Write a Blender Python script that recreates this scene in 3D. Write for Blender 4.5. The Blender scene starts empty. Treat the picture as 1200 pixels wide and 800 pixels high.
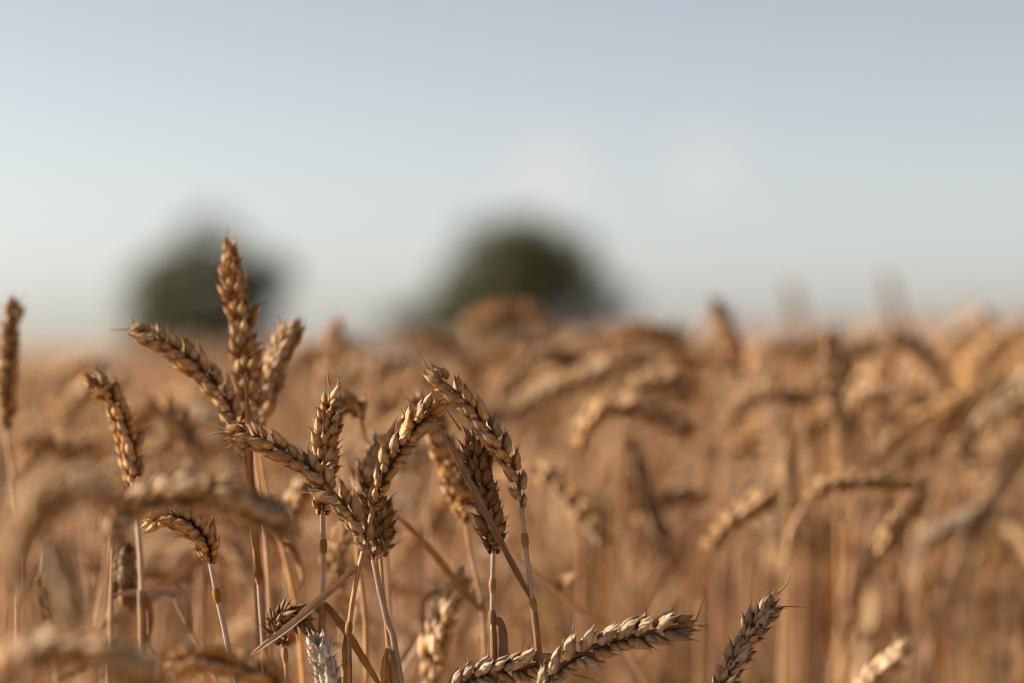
import bpy, math, random
import numpy as np
from mathutils import Vector

random.seed(11)
rng = np.random.default_rng(11)
R = math.radians
scene = bpy.context.scene
COL = scene.collection

# ------------------------------------------------------------------ camera
CAM_H = 0.85                 # eye height, just above the ears
FPX = 85.0 / 36.0 * 1200.0   # focal length in photograph pixels
cam_d = bpy.data.cameras.new('camera')
cam = bpy.data.objects.new('camera', cam_d)
COL.objects.link(cam)
cam.location = (0, 0, CAM_H)
cam.rotation_euler = (R(90), 0, 0)
cam_d.lens = 85
cam_d.sensor_width = 36
cam_d.clip_start = 0.05
cam_d.clip_end = 9000
cam_d.dof.use_dof = True
cam_d.dof.focus_distance = 1.005
cam_d.dof.aperture_fstop = 3.5
cam_d.dof.aperture_blades = 9
scene.camera = cam

# ------------------------------------------------------------------ sky, sun, exposure
SUN_EL, SUN_AZ = 25.0, 79.0          # azimuth counted from the view direction (+Y) towards the left (-X)
world = bpy.data.worlds.new("World")
scene.world = world
world.use_nodes = True
wn = world.node_tree
bg = wn.nodes['Background']
sky = wn.nodes.new('ShaderNodeTexSky')
sky.sky_type = 'NISHITA'
sky.sun_disc = False
sky.sun_elevation = R(SUN_EL)
sky.sun_rotation = R(-SUN_AZ)
sky.altitude = 100
sky.air_density = 0.82
sky.dust_density = 1.0
sky.ozone_density = 1.0
bw = wn.nodes.new('ShaderNodeRGBToBW')            # a thin summer haze takes most of the blue out of the sky
hz = wn.nodes.new('ShaderNodeMix'); hz.data_type = 'RGBA'; hz.inputs['Factor'].default_value = 0.36
wn.links.new(sky.outputs[0], bw.inputs[0]); wn.links.new(bw.outputs[0], hz.inputs['A']); wn.links.new(sky.outputs[0], hz.inputs['B'])
# two faint wisps of cloud low over the field
wtc = wn.nodes.new('ShaderNodeTexCoord')
wnz = wn.nodes.new('ShaderNodeTexNoise'); wnz.inputs['Scale'].default_value = 26; wnz.inputs['Detail'].default_value = 5
wn.links.new(wtc.outputs['Generated'], wnz.inputs['Vector'])
prev = hz.outputs['Result']
for (az, el, size) in ((0.9, 3.9, 1.9), (4.6, 4.2, 1.7)):
    vd = wn.nodes.new('ShaderNodeVectorMath'); vd.operation = 'DISTANCE'
    vd.inputs[1].default_value = (math.sin(R(az)), math.cos(R(az)) * math.cos(R(el)), math.sin(R(el)))
    wn.links.new(wtc.outputs['Generated'], vd.inputs[0])
    mp = wn.nodes.new('ShaderNodeMapRange'); mp.interpolation_type = 'SMOOTHERSTEP'
    mp.inputs[1].default_value = R(size); mp.inputs[2].default_value = R(.15); mp.inputs[3].default_value = 0; mp.inputs[4].default_value = 1
    wn.links.new(vd.outputs['Value'], mp.inputs[0])
    mm_ = wn.nodes.new('ShaderNodeMapRange'); mm_.inputs[1].default_value = .35; mm_.inputs[2].default_value = .75; mm_.inputs[3].default_value = 0.10; mm_.inputs[4].default_value = .21
    wn.links.new(wnz.outputs[0], mm_.inputs[0])
    ml = wn.nodes.new('ShaderNodeMath'); ml.operation = 'MULTIPLY'; wn.links.new(mp.outputs[0], ml.inputs[0]); wn.links.new(mm_.outputs[0], ml.inputs[1])
    cm = wn.nodes.new('ShaderNodeMix'); cm.data_type = 'RGBA'; cm.inputs['B'].default_value = (6.8, 5.8, 5.3, 1)
    wn.links.new(ml.outputs[0], cm.inputs['Factor']); wn.links.new(prev, cm.inputs['A'])
    prev = cm.outputs['Result']
wn.links.new(prev, bg.inputs[0])
bg.inputs[1].default_value = 0.055

sun_d = bpy.data.lights.new('sun', 'SUN')
sun_d.energy = 5.0
sun_d.angle = R(0.55)
sun_d.color = (1.0, 0.88, 0.72)
sun = bpy.data.objects.new('sun', sun_d)
COL.objects.link(sun)
sdir = Vector((-math.sin(R(SUN_AZ)) * math.cos(R(SUN_EL)), math.cos(R(SUN_AZ)) * math.cos(R(SUN_EL)), math.sin(R(SUN_EL))))
sun.rotation_euler = sdir.to_track_quat('Z', 'Y').to_euler()
sun.location = (-20, 5, 12)

scene.view_settings.view_transform = 'Standard'
scene.view_settings.look = 'None'
scene.view_settings.gamma = 1
scene.view_settings.exposure = 1.50
scene.view_settings.use_curve_mapping = False
scene.cycles.max_bounces = 10
scene.cycles.diffuse_bounces = 4
scene.cycles.transmission_bounces = 6
scene.cycles.use_denoising = True
scene.cycles.filter_width = 1.1
scene.cycles.caustics_reflective = False
scene.cycles.caustics_refractive = False


# ------------------------------------------------------------------ helpers
def terrain(x):
    return 1.7 * np.tanh(np.asarray(x, float) / 45.0)


def at(px, py, d):
    """a photograph pixel at distance d -> a point of the field"""
    return np.array([(px - 600.0) / FPX * d, d, CAM_H - (py - 400.0) / FPX * d])


def norm(v):
    v = np.asarray(v, float)
    return v / max(1e-12, np.linalg.norm(v))


class MB:
    """collects shapes for ONE mesh: vertices, quads and a per-vertex data colour"""
    def __init__(self):
        self.v, self.f, self.c, self.n = [], [], [], 0

    def add(self, V, F, C):
        self.v.append(V); self.f.append(F + self.n); self.c.append(C); self.n += len(V)

    def arrays(self):
        return np.concatenate(self.v), np.concatenate(self.f), np.concatenate(self.c)

    def mesh(self, name, mat, origin=(0, 0, 0)):
        V, F, C = self.arrays()
        V = V - np.asarray(origin)
        me = bpy.data.meshes.new(name)
        me.vertices.add(len(V)); me.vertices.foreach_set('co', V.astype(np.float32).ravel())
        me.loops.add(F.size); me.loops.foreach_set('vertex_index', F.astype(np.int32).ravel())
        me.polygons.add(len(F))
        me.polygons.foreach_set('loop_start', np.arange(0, F.size, 4, dtype=np.int32))
        me.polygons.foreach_set('use_smooth', np.ones(len(F), dtype=bool))
        a = me.attributes.new('pc', 'FLOAT_COLOR', 'POINT')
        a.data.foreach_set('color', C.astype(np.float32).ravel())
        me.update(calc_edges=True)
        for m in (mat if isinstance(mat, (list, tuple)) else [mat]):
            me.materials.append(m)
        return me

    def build(self, name, mat, parent=None, origin=(0, 0, 0)):
        o = bpy.data.objects.new(name, self.mesh(name, mat, origin))
        COL.objects.link(o)
        if parent is not None:
            o.parent = parent
        return o


_gridcache = {}
def grid_faces(nr, ns, closed=True):
    k = (nr, ns, closed)
    if k not in _gridcache:
        i = np.arange(nr - 1)[:, None]
        j = np.arange(ns if closed else ns - 1)[None, :]
        j2 = (j + 1) % ns
        a = i * ns + j; b = i * ns + j2; c = (i + 1) * ns + j2; d = (i + 1) * ns + j
        _gridcache[k] = np.stack([a, b, c, d], -1).reshape(-1, 4)
    return _gridcache[k]


def smooth_path(P, n):
    """Catmull-Rom through the points, resampled to n points of even spacing"""
    P = np.asarray(P, float)
    if len(P) == 2:
        return P[0] + (P[1] - P[0]) * np.linspace(0, 1, n)[:, None]
    Q = np.vstack([2 * P[0] - P[1], P, 2 * P[-1] - P[-2]])
    out = []
    for i in range(1, len(Q) - 2):
        t = np.linspace(0, 1, 16, endpoint=False)[:, None]
        p0, p1, p2, p3 = Q[i - 1:i + 3]
        out.append(0.5 * ((2 * p1) + (p2 - p0) * t + (2 * p0 - 5 * p1 + 4 * p2 - p3) * t ** 2 + (3 * p1 - p0 - 3 * p2 + p3) * t ** 3))
    out = np.vstack(out + [P[-1:]])
    s = np.r_[0, np.cumsum(np.linalg.norm(np.diff(out, axis=0), axis=1))]
    u = np.linspace(0, s[-1], n)
    return np.stack([np.interp(u, s, out[:, k]) for k in range(3)], 1)


def frames(P, ref):
    """tangent, normal, binormal along a path; the normal starts nearest to ref"""
    T = np.gradient(P, axis=0)
    T /= np.linalg.norm(T, axis=1)[:, None] + 1e-12
    N = np.zeros_like(P)
    n = np.asarray(ref, float)
    for i in range(len(P)):
        n = n - T[i] * n.dot(T[i])
        if np.linalg.norm(n) < 1e-4:
            n = np.cross(T[i], [0.3, 0.9, 0.2])
        n = norm(n); N[i] = n
    return T, N, np.cross(T, N)


def fold(a):
    return np.abs(((a / np.pi) % 2.0) - 1.0)


def tube(mb, P, rad, ns=8, rand=0.5, flag=0.0, ref=(0, -1, 0), vscale=None):
    P = np.asarray(P, float)
    n = len(P)
    T, N, B = frames(P, ref)
    rad = np.broadcast_to(np.asarray(rad, float), (n,))
    a = np.linspace(0, 2 * np.pi, ns, endpoint=False)
    V = P[:, None, :] + rad[:, None, None] * (N[:, None, :] * np.cos(a)[None, :, None] + B[:, None, :] * np.sin(a)[None, :, None])
    C = np.zeros((n, ns, 4))
    C[..., 0] = fold(a)[None, :]
    C[..., 1] = (np.linspace(0, 1, n) if vscale is None else vscale)[:, None]
    C[..., 2] = rand
    C[..., 3] = flag
    mb.add(V.reshape(-1, 3), grid_faces(n, ns), C.reshape(-1, 4))


PT = np.array([0, .06, .16, .30, .45, .60, .74, .86, .95, 1.0])
PF = np.array([.30, .62, .88, 1.0, .98, .84, .60, .36, .19, .13])


def floret(mb, base, A, Fd, O, L, w, t, bend=0.05, spike=0.2, spout=0.3, ns=10, nr=9, shell=False, rand=0.5, flag=0.0):
    """one husk: a plump pointed body (or a hollow boat-shaped shell) from base along A; Fd is its width, O its back"""
    tt = np.linspace(0, 1, nr)
    f = np.interp(tt, PT, PF)
    if spike > 0:
        tt = np.r_[tt, 1 + spike * 0.4, 1 + spike]
        f = np.r_[f, 0.125, 0.06]
    cen = base + A * (L * tt)[:, None] + O * (bend * L * np.sin(np.pi * np.clip(tt, 0, 1)))[:, None] \
        + O * (spout * L * np.clip(tt - 0.86, 0, None))[:, None]
    if shell:
        h = ns // 2 + 1
        ao = np.linspace(-0.18 * np.pi, 1.18 * np.pi, h)
        co = np.r_[np.cos(ao), 0.90 * np.cos(ao[::-1])]
        so = np.r_[np.sin(ao), 0.84 * np.sin(ao[::-1]) - 0.02]
        a = np.r_[ao, ao[::-1]]
    else:
        a = np.linspace(0, 2 * np.pi, ns, endpoint=False)
        co, so = np.cos(a), np.where(np.sin(a) > 0, np.sin(a) * (1 + 0.10 * np.sin(a) ** 6), 0.7 * np.sin(a))
    V = cen[:, None, :] + f[:, None, None] * (0.5 * w * Fd[None, None, :] * co[None, :, None] + 0.5 * t * O[None, None, :] * so[None, :, None])
    n, m = len(tt), len(a)
    C = np.zeros((n, m, 4))
    C[..., 0] = fold(a + np.pi / 2)[None, :]
    C[..., 1] = np.clip(tt, 0, 1.3)[:, None] / 1.3
    C[..., 2] = rand
    C[..., 3] = flag
    mb.add(V.reshape(-1, 3), grid_faces(n, m), C.reshape(-1, 4))


def spikelet_shapes(mb, P, T, N, S, side, sc, q, style, jit, fl=None):
    """the glumes and florets of one spikelet at P: T along the ear, N the fan direction, S the row direction"""
    tilt = R(style.get('tilt', 21)) * (1 + 0.25 * jit.normal())
    A = norm(T * math.cos(tilt) + side * S * math.sin(tilt))
    O = norm(side * S - A * A.dot(side * S))
    Fd = norm(np.cross(A, O))
    if Fd.dot(N) < 0:
        Fd = -Fd
    hi = q
    ns, nr = (12, 10) if hi == 2 else (8, 6) if hi == 1 else (6, 5)
    mm = 0.001 * sc
    base = P + side * S * 0.45 * mm
    opn = style.get('open', 0.0)
    plump = style.get('plump', 1.0)
    def turn(ang, out):
        a = norm(A * math.cos(ang) + Fd * math.sin(ang) + O * math.tan(out))
        o = norm(O - a * a.dot(O)); f = np.cross(a, o)
        return a, (f if f.dot(Fd) > 0 else -f), o
    for s in (-1, 1):
        j = lambda k: k * jit.normal()
        spk = lambda: max(.08, .16 + j(.07)) if jit.random() < .6 else max(.15, .34 + j(.12))
        # plump side floret: its back looks outwards and to the side, as lemmas do
        a, f, o = turn(s * R(15 + 9 * opn + j(5)), R(5 + j(5)))
        o2 = norm(o * 0.72 + f * s * 0.69); f2 = norm(np.cross(a, o2))
        floret(mb, base + Fd * s * 1.45 * mm + A * 1.7 * mm, a, f2, o2, (8.4 + j(.6)) * mm, 4.6 * plump * mm * (1 + j(.07)), 4.1 * plump * mm * (1 + j(.07)),
               bend=0.05, spike=spk(), spout=0.22 + j(.4), ns=ns, nr=nr, shell=opn > 0.5 and jit.random() < 0.5, rand=jit.random(), flag=0.0)
        # keeled glume hugging its foot
        a, f, o = turn(s * R(25 + 14 * opn + j(6)), R(9 + 8 * opn + j(5)))
        o2 = norm(o * 0.62 + f * s * 0.78); f2 = norm(np.cross(a, o2))
        floret(mb, base + Fd * s * 1.8 * mm - A * 0.3 * mm + O * 0.3 * mm, a, f2, o2, (6.0 + j(.5)) * mm, 3.4 * mm, 3.6 * plump * mm,
               bend=0.06, spike=spk(), spout=0.42 + j(.4), ns=ns + 2, nr=nr, shell=True, rand=jit.random(), flag=1.0)
    # middle florets
    for k in range(2 if hi else 1):
        a, f, o = turn(R((-8, 9)[k] + 6 * jit.normal()), R(1 + 5 * k + 4 * jit.normal()))
        floret(mb, base + A * (3.2 + 0.8 * k) * mm + O * (0.5 - 0.9 * k) * mm, a, f, o, (6.9 + .5 * jit.normal()) * mm, 3.3 * plump * mm, 2.9 * plump * mm,
               bend=0.05, spike=max(0.05, 0.25 + .15 * jit.normal()), spout=0.3 * jit.normal(), ns=ns, nr=nr, shell=opn > 0.5, rand=jit.random(), flag=0.3)


def ear_shapes(path, roll, q, style, seed, n=None, sc=1.0):
    """an ear along path (base to tip): returns the core (MB) and one MB per spikelet"""
    jit = np.random.default_rng(seed)
    Lr = np.sum(np.linalg.norm(np.diff(path, axis=0), axis=1))
    if n is None:
        n = int(np.clip(round(Lr / (0.0044 * sc)), 8, 24))
    M = 160
    P = smooth_path(path, M)
    T, N0, B0 = frames(P, (0, -1, 0))
    c, s = math.cos(roll), math.sin(roll)
    N = N0 * c + B0 * s
    S = np.cross(N, T)
    core = MB()
    tube(core, P[:150], 0.0007 * sc, ns=6, rand=0.3, flag=0.6)
    out = []
    tipback = min(0.009 * sc, 0.2 * Lr) / Lr
    for i in range(n):
        u = i / (n - 1) * (1 - tipback)
        k = min(M - 1, int(u * (M - 1)))
        env = np.interp(u, [0, .10, .25, .65, .85, 1], [.62, .88, 1.0, 1.0, .88, .72])
        m = MB()
        st = dict(style, tilt=style.get('tilt', 21) * (1 + .12 * jit.normal()), open=float(np.clip(style.get('open', 0) + (.5 if jit.random() < .12 else 0), 0, 1)))
        env *= 1 + .09 * jit.normal()
        if 2 < i < n - 2 and jit.random() < .022 and q == 2:      # a spikelet lost to wind or birds
            continue
        tw = .09 * jit.normal(); Nk, Sk = N[k] * math.cos(tw) + S[k] * math.sin(tw), S[k] * math.cos(tw) - N[k] * math.sin(tw)
        if i == n - 1:
            spikelet_shapes(m, P[k], T[k], S[k], N[k], 1 if jit.random() < .5 else -1, sc * env, q, dict(style, tilt=2), jit)
        else:
            spikelet_shapes(m, P[k], T[k], Nk, Sk, 1 if i % 2 else -1, sc * env, q, st, jit)
        out.append(m)
    return core, out


def blade(mb, P, w, ref=(0, -1, 0), twist=0.0, fold_h=0.35, rand=0.5, tip=0.0, base_w=0.5):
    """a dried leaf: folded ribbon with a thin solid section, tapering to its tip"""
    P = np.asarray(P, float); n = len(P)
    T, N, B = frames(P, ref)
    u = np.linspace(0, 1, n)
    tw = twist * u
    N, B = N * np.cos(tw)[:, None] + B * np.sin(tw)[:, None], B * np.cos(tw)[:, None] - N * np.sin(tw)[:, None]
    prof = np.interp(u, [0, .12, .45, .75, .93, 1], [base_w, .8, 1, .85, .40, .04])
    prof = prof * (1 + 0.07 * np.sin(u * 31 + rand * 9) + 0.04 * np.sin(u * 83 + rand * 5))
    th = 0.00022
    x = np.array([-1, -.5, 0, .5, 1, 1, .5, 0, -.5, -1.0])
    h = np.array([fold_h, fold_h * .38, 0, fold_h * .38, fold_h])
    V = np.zeros((n, 10, 3))
    for k in range(10):
        hh = h[k] if k < 5 else h[9 - k]
        off = (th if k < 5 else -th) * (0.4 if k in (0, 4, 5, 9) else 1.0)
        V[:, k] = P + B * (x[k] * w / 2 * prof)[:, None] + N * (hh * w / 2 * prof + off)[:, None]
    C = np.zeros((n, 10, 4))
    C[..., 0] = (np.abs(x))[None, :]
    C[..., 1] = u[:, None]; C[..., 2] = rand; C[..., 3] = 0.0
    mb.add(V.reshape(-1, 3), grid_faces(n, 10), C.reshape(-1, 4))


# ------------------------------------------------------------------ materials
def nodes_of(name):
    m = bpy.data.materials.new(name); m.use_nodes = True
    return m, m.node_tree, m.node_tree.nodes, m.node_tree.links


def straw(name, stops, spread=0.28, trans=0.12, margin_shade=False, warm=(0.62, 0.34, 0.12), rough=0.62, streak=34, spots=0.0):
    """dried plant tissue: colour along the piece, fine lengthwise fibres, a shade of its own for each piece and each plant"""
    m, nt, N, Lk = nodes_of(name)
    b = N['Principled BSDF']; out = N['Material Output']
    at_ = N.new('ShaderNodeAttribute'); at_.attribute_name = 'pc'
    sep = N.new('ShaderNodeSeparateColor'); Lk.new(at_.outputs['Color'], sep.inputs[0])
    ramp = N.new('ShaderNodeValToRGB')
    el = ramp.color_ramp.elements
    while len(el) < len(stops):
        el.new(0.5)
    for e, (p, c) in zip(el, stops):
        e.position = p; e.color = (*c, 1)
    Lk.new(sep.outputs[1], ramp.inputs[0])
    # fibres
    comb = N.new('ShaderNodeCombineXYZ')
    mu = N.new('ShaderNodeMath'); mu.operation = 'MULTIPLY'; mu.inputs[1].default_value = streak * 0.5
    mv = N.new('ShaderNodeMath'); mv.operation = 'MULTIPLY'; mv.inputs[1].default_value = 2.2
    mr = N.new('ShaderNodeMath'); mr.operation = 'MULTIPLY'; mr.inputs[1].default_value = 77.0
    Lk.new(sep.outputs[0], mu.inputs[0]); Lk.new(sep.outputs[1], mv.inputs[0]); Lk.new(sep.outputs[2], mr.inputs[0])
    Lk.new(mu.outputs[0], comb.inputs[0]); Lk.new(mv.outputs[0], comb.inputs[1]); Lk.new(mr.outputs[0], comb.inputs[2])
    nz = N.new('ShaderNodeTexNoise'); nz.inputs['Scale'].default_value = 1.0; nz.inputs['Detail'].default_value = 3.0
    Lk.new(comb.outputs[0], nz.inputs['Vector'])
    # blotches of weathering in the plant's own space
    tc = N.new('ShaderNodeTexCoord')
    bz = N.new('ShaderNodeTexNoise'); bz.inputs['Scale'].default_value = 160.0; bz.inputs['Detail'].default_value = 4.0
    Lk.new(tc.outputs['Object'], bz.inputs['Vector'])
    oi = N.new('ShaderNodeObjectInfo')
    def mr_(src, a, c_):
        k = N.new('ShaderNodeMapRange'); k.inputs[3].default_value = a; k.inputs[4].default_value = c_
        Lk.new(src, k.inputs[0]); return k.outputs[0]
    def mul(x, y):
        k = N.new('ShaderNodeMath'); k.operation = 'MULTIPLY'; Lk.new(x, k.inputs[0]); Lk.new(y, k.inputs[1]); return k.outputs[0]
    s1 = N.new('ShaderNodeMapRange'); s1.inputs[1].default_value = .3; s1.inputs[2].default_value = .7
    s1.inputs[3].default_value = .58; s1.inputs[4].default_value = 1.30
    Lk.new(nz.outputs[0], s1.inputs[0])
    s2 = N.new('ShaderNodeMapRange'); s2.inputs[1].default_value = .32; s2.inputs[2].default_value = .68
    s2.inputs[3].default_value = .86; s2.inputs[4].default_value = 1.26
    Lk.new(bz.outputs[0], s2.inputs[0])
    val = mul(mul(s1.outputs[0], s2.outputs[0]), mul(mr_(sep.outputs[2], 1 - spread, 1 + spread * .7), mr_(oi.outputs['Random'], 1 - .16, 1.10)))
    vm = N.new('ShaderNodeVectorMath'); vm.operation = 'SCALE'
    Lk.new(ramp.outputs[0], vm.inputs[0]); Lk.new(val, vm.inputs['Scale'])
    col = vm.outputs[0]
    if margin_shade:                                   # brown husk margins, plus shade painted over inner faces to deepen the gaps
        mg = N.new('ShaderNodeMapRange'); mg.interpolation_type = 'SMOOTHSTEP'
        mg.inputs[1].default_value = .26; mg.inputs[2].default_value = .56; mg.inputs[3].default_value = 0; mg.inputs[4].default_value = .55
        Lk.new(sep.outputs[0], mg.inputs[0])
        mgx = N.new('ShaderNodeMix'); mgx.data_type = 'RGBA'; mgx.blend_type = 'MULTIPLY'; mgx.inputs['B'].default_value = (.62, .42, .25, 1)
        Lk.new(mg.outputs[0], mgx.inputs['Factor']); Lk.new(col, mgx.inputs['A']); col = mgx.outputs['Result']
    # warm / grey drift from piece to piece
    hs = N.new('ShaderNodeHueSaturation'); Lk.new(col, hs.inputs['Color'])
    k = N.new('ShaderNodeMath'); k.operation = 'FRACT'
    k2 = N.new('ShaderNodeMath'); k2.operation = 'MULTIPLY'; k2.inputs[1].default_value = 7.31
    Lk.new(sep.outputs[2], k2.inputs[0]); Lk.new(k2.outputs[0], k.inputs[0])
    Lk.new(mr_(k.outputs[0], 0.82, 1.16), hs.inputs['Saturation'])
    col = hs.outputs[0]
    if spots:
        sp = N.new('ShaderNodeTexNoise'); sp.inputs['Scale'].default_value = 420.0; sp.inputs['Detail'].default_value = 1.0
        Lk.new(tc.outputs['Object'], sp.inputs['Vector'])
        sm = N.new('ShaderNodeMapRange'); sm.inputs[1].default_value = .66; sm.inputs[2].default_value = .72
        sm.inputs[3].default_value = 0; sm.inputs[4].default_value = spots
        Lk.new(sp.outputs[0], sm.inputs[0])
        mx = N.new('ShaderNodeMix'); mx.data_type = 'RGBA'; mx.inputs['B'].default_value = (.03, .022, .018, 1)
        Lk.new(sm.outputs[0], mx.inputs['Factor']); Lk.new(col, mx.inputs['A'])
        col = mx.outputs['Result']
    Lk.new(col, b.inputs['Base Color'])
    b.inputs['Roughness'].default_value = rough
    b.inputs['Specular IOR Level'].default_value = 0.25
    bp = N.new('ShaderNodeBump'); bp.inputs['Strength'].default_value = 0.8; bp.inputs['Distance'].default_value = 0.0005
    Lk.new(nz.outputs[0], bp.inputs['Height']); Lk.new(bp.outputs[0], b.inputs['Normal'])
    tr = N.new('ShaderNodeBsdfTranslucent')
    tm = N.new('ShaderNodeMix'); tm.data_type = 'RGBA'; tm.blend_type = 'MIX'; tm.inputs['Factor'].default_value = .5
    tm.inputs['B'].default_value = (*warm, 1); Lk.new(col, tm.inputs['A']); Lk.new(tm.outputs['Result'], tr.inputs[0])
    ms = N.new('ShaderNodeMixShader'); ms.inputs[0].default_value = trans
    Lk.new(b.outputs[0], ms.inputs[1]); Lk.new(tr.outputs[0], ms.inputs[2]); Lk.new(ms.outputs[0], out.inputs[0])
    return m


GOLD = [(0.0, (.14, .055, .015)), (.18, (.34, .17, .058)), (.45, (.52, .32, .145)), (.68, (.42, .235, .095)), (.78, (.26, .13, .048)), (1.0, (.62, .43, .22))]  # husk foot is brown, darkened further as painted shade between the kernels
def mixc(stops, c, f, g=1.0):
    return [(p, tuple(g * (a * (1 - f) + b * f) for a, b in zip(q, c))) for p, q in stops]
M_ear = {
    'gold': straw('straw_gold', GOLD, margin_shade=True),
    'beige': straw('straw_beige', mixc(GOLD, (.43, .30, .17), .35, 1.0), margin_shade=True),
    'grey': straw('straw_weathered', mixc(GOLD, (.34, .27, .20), .72, 1.0), margin_shade=True, spots=1.0),
    'drab': straw('straw_drab', mixc(GOLD, (.38, .30, .21), .62, .98), margin_shade=True, spots=.5),
    'dark': straw('straw_dark', mixc(GOLD, (.26, .13, .05), .5, .66), margin_shade=True),
    'cream': straw('straw_cream', mixc(GOLD, (.56, .42, .26), .6, 1.05), margin_shade=True),
    'pale': straw('straw_bleached', mixc(GOLD, (.55, .50, .43), .85, 1.1), margin_shade=True),
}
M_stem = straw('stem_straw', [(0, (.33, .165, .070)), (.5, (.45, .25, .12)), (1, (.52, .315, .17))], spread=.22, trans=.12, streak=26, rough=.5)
M_stem_mauve = straw('stem_mauve', [(0, (.30, .20, .13)), (.5, (.36, .26, .20)), (1, (.40, .29, .22))], spread=.15, trans=.10, streak=26, rough=.45)
M_leaf = straw('leaf_dried', [(0, (.27, .15, .070)), (.5, (.38, .225, .110)), (1, (.45, .29, .16))], spread=.3, trans=.35, streak=18)
M_leaf_pale = straw('leaf_pale', [(0, (.36, .24, .13)), (.5, (.44, .31, .185)), (1, (.46, .33, .20))], spread=.2, trans=.35, streak=18)
M_sheath = straw('sheath_brown', [(0, (.27, .165, .09)), (.7, (.30, .17, .08)), (1, (.28, .135, .045))], spread=.2, trans=.3, streak=20)
M_node = straw('node_brown', [(0, (.24, .12, .04)), (1, (.32, .17, .06))], spread=.2, trans=.1)
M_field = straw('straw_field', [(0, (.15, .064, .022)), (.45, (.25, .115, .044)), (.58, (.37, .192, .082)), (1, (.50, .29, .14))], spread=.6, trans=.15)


def ground_mat():
    m, nt, N, Lk = nodes_of('soil_and_stubble')
    b = N['Principled BSDF']
    tc = N.new('ShaderNodeTexCoord')
    n1 = N.new('ShaderNodeTexNoise'); n1.inputs['Scale'].default_value = 9; n1.inputs['Detail'].default_value = 8
    n2 = N.new('ShaderNodeTexNoise'); n2.inputs['Scale'].default_value = .03; n2.inputs['Detail'].default_value = 4
    for n in (n1, n2):
        Lk.new(tc.outputs['Object'], n.inputs['Vector'])
    r = N.new('ShaderNodeValToRGB')
    r.color_ramp.elements[0].position = .35; r.color_ramp.elements[0].color = (.15, .085, .045, 1)
    r.color_ramp.elements[1].position = .68; r.color_ramp.elements[1].color = (.36, .23, .12, 1)
    Lk.new(n1.outputs[0], r.inputs[0])
    mx = N.new('ShaderNodeMix'); mx.data_type = 'RGBA'; mx.inputs['B'].default_value = (.34, .23, .12, 1)
    Lk.new(n2.outputs[0], mx.inputs['Factor']); Lk.new(r.outputs[0], mx.inputs['A'])
    Lk.new(mx.outputs['Result'], b.inputs['Base Color'])
    b.inputs['Roughness'].default_value = .95
    bp = N.new('ShaderNodeBump'); bp.inputs['Strength'].default_value = .6; bp.inputs['Distance'].default_value = .03
    Lk.new(n1.outputs[0], bp.inputs['Height']); Lk.new(bp.outputs[0], b.inputs['Normal'])
    return m


def leaf_mat(name, c1, c2):
    m, nt, N, Lk = nodes_of(name)
    b = N['Principled BSDF']
    a = N.new('ShaderNodeAttribute'); a.attribute_name = 'pc'
    s = N.new('ShaderNodeSeparateColor'); Lk.new(a.outputs['Color'], s.inputs[0])
    mx = N.new('ShaderNodeMix'); mx.data_type = 'RGBA'
    mx.inputs['A'].default_value = (*c1, 1); mx.inputs['B'].default_value = (*c2, 1)
    Lk.new(s.outputs[2], mx.inputs['Factor'])
    Lk.new(mx.outputs['Result'], b.inputs['Base Color']); b.inputs['Roughness'].default_value = .6
    tr = N.new('ShaderNodeBsdfTranslucent'); Lk.new(mx.outputs['Result'], tr.inputs[0])
    ms = N.new('ShaderNodeMixShader'); ms.inputs[0].default_value = .25
    Lk.new(b.outputs[0], ms.inputs[1]); Lk.new(tr.outputs[0], ms.inputs[2]); Lk.new(ms.outputs[0], N['Material Output'].inputs[0])
    return m


M_tree = leaf_mat('tree_leaves', (.032, .038, .011), (.110, .105, .034))
M_tree2 = leaf_mat('tree_leaves_grey', (.042, .046, .019), (.125, .118, .050))


def bark_mat():
    m, nt, N, Lk = nodes_of('bark')
    b = N['Principled BSDF']
    n = N.new('ShaderNodeTexNoise'); n.inputs['Scale'].default_value = 12; n.inputs['Detail'].default_value = 6
    tc = N.new('ShaderNodeTexCoord'); Lk.new(tc.outputs['Object'], n.inputs['Vector'])
    r = N.new('ShaderNodeValToRGB'); r.color_ramp.elements[0].color = (.05, .035, .022, 1); r.color_ramp.elements[1].color = (.16, .12, .08, 1)
    Lk.new(n.outputs[0], r.inputs[0]); Lk.new(r.outputs[0], b.inputs['Base Color']); b.inputs['Roughness'].default_value = .9
    return m
M_bark = bark_mat()


# ------------------------------------------------------------------ tags
def tag(o, label=None, cat=None, group=None, kind=None):
    if label: o['label'] = label
    if cat: o['category'] = cat
    if group: o['group'] = group
    if kind: o['kind'] = kind


def empty(name, loc):
    o = bpy.data.objects.new(name, None)
    o.empty_display_size = 0.05
    COL.objects.link(o); o.location = loc
    return o


# ------------------------------------------------------------------ the ground
def make_ground():
    xs = np.unique(np.r_[np.linspace(-5000, 5000, 41), np.linspace(-60, 60, 61), np.linspace(-6, 6, 25)])
    ys = np.unique(np.r_[np.linspace(-3000, 8000, 41), np.linspace(-10, 200, 43)])
    X, Y = np.meshgrid(xs, ys)
    V = np.stack([X, Y, terrain(X)], -1).reshape(-1, 3)
    F = grid_faces(len(ys), len(xs), False)
    mb = MB(); mb.add(V, F, np.zeros((len(V), 4)))
    o = mb.build('ground', ground_mat())
    tag(o, kind='structure')
make_ground()


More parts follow.
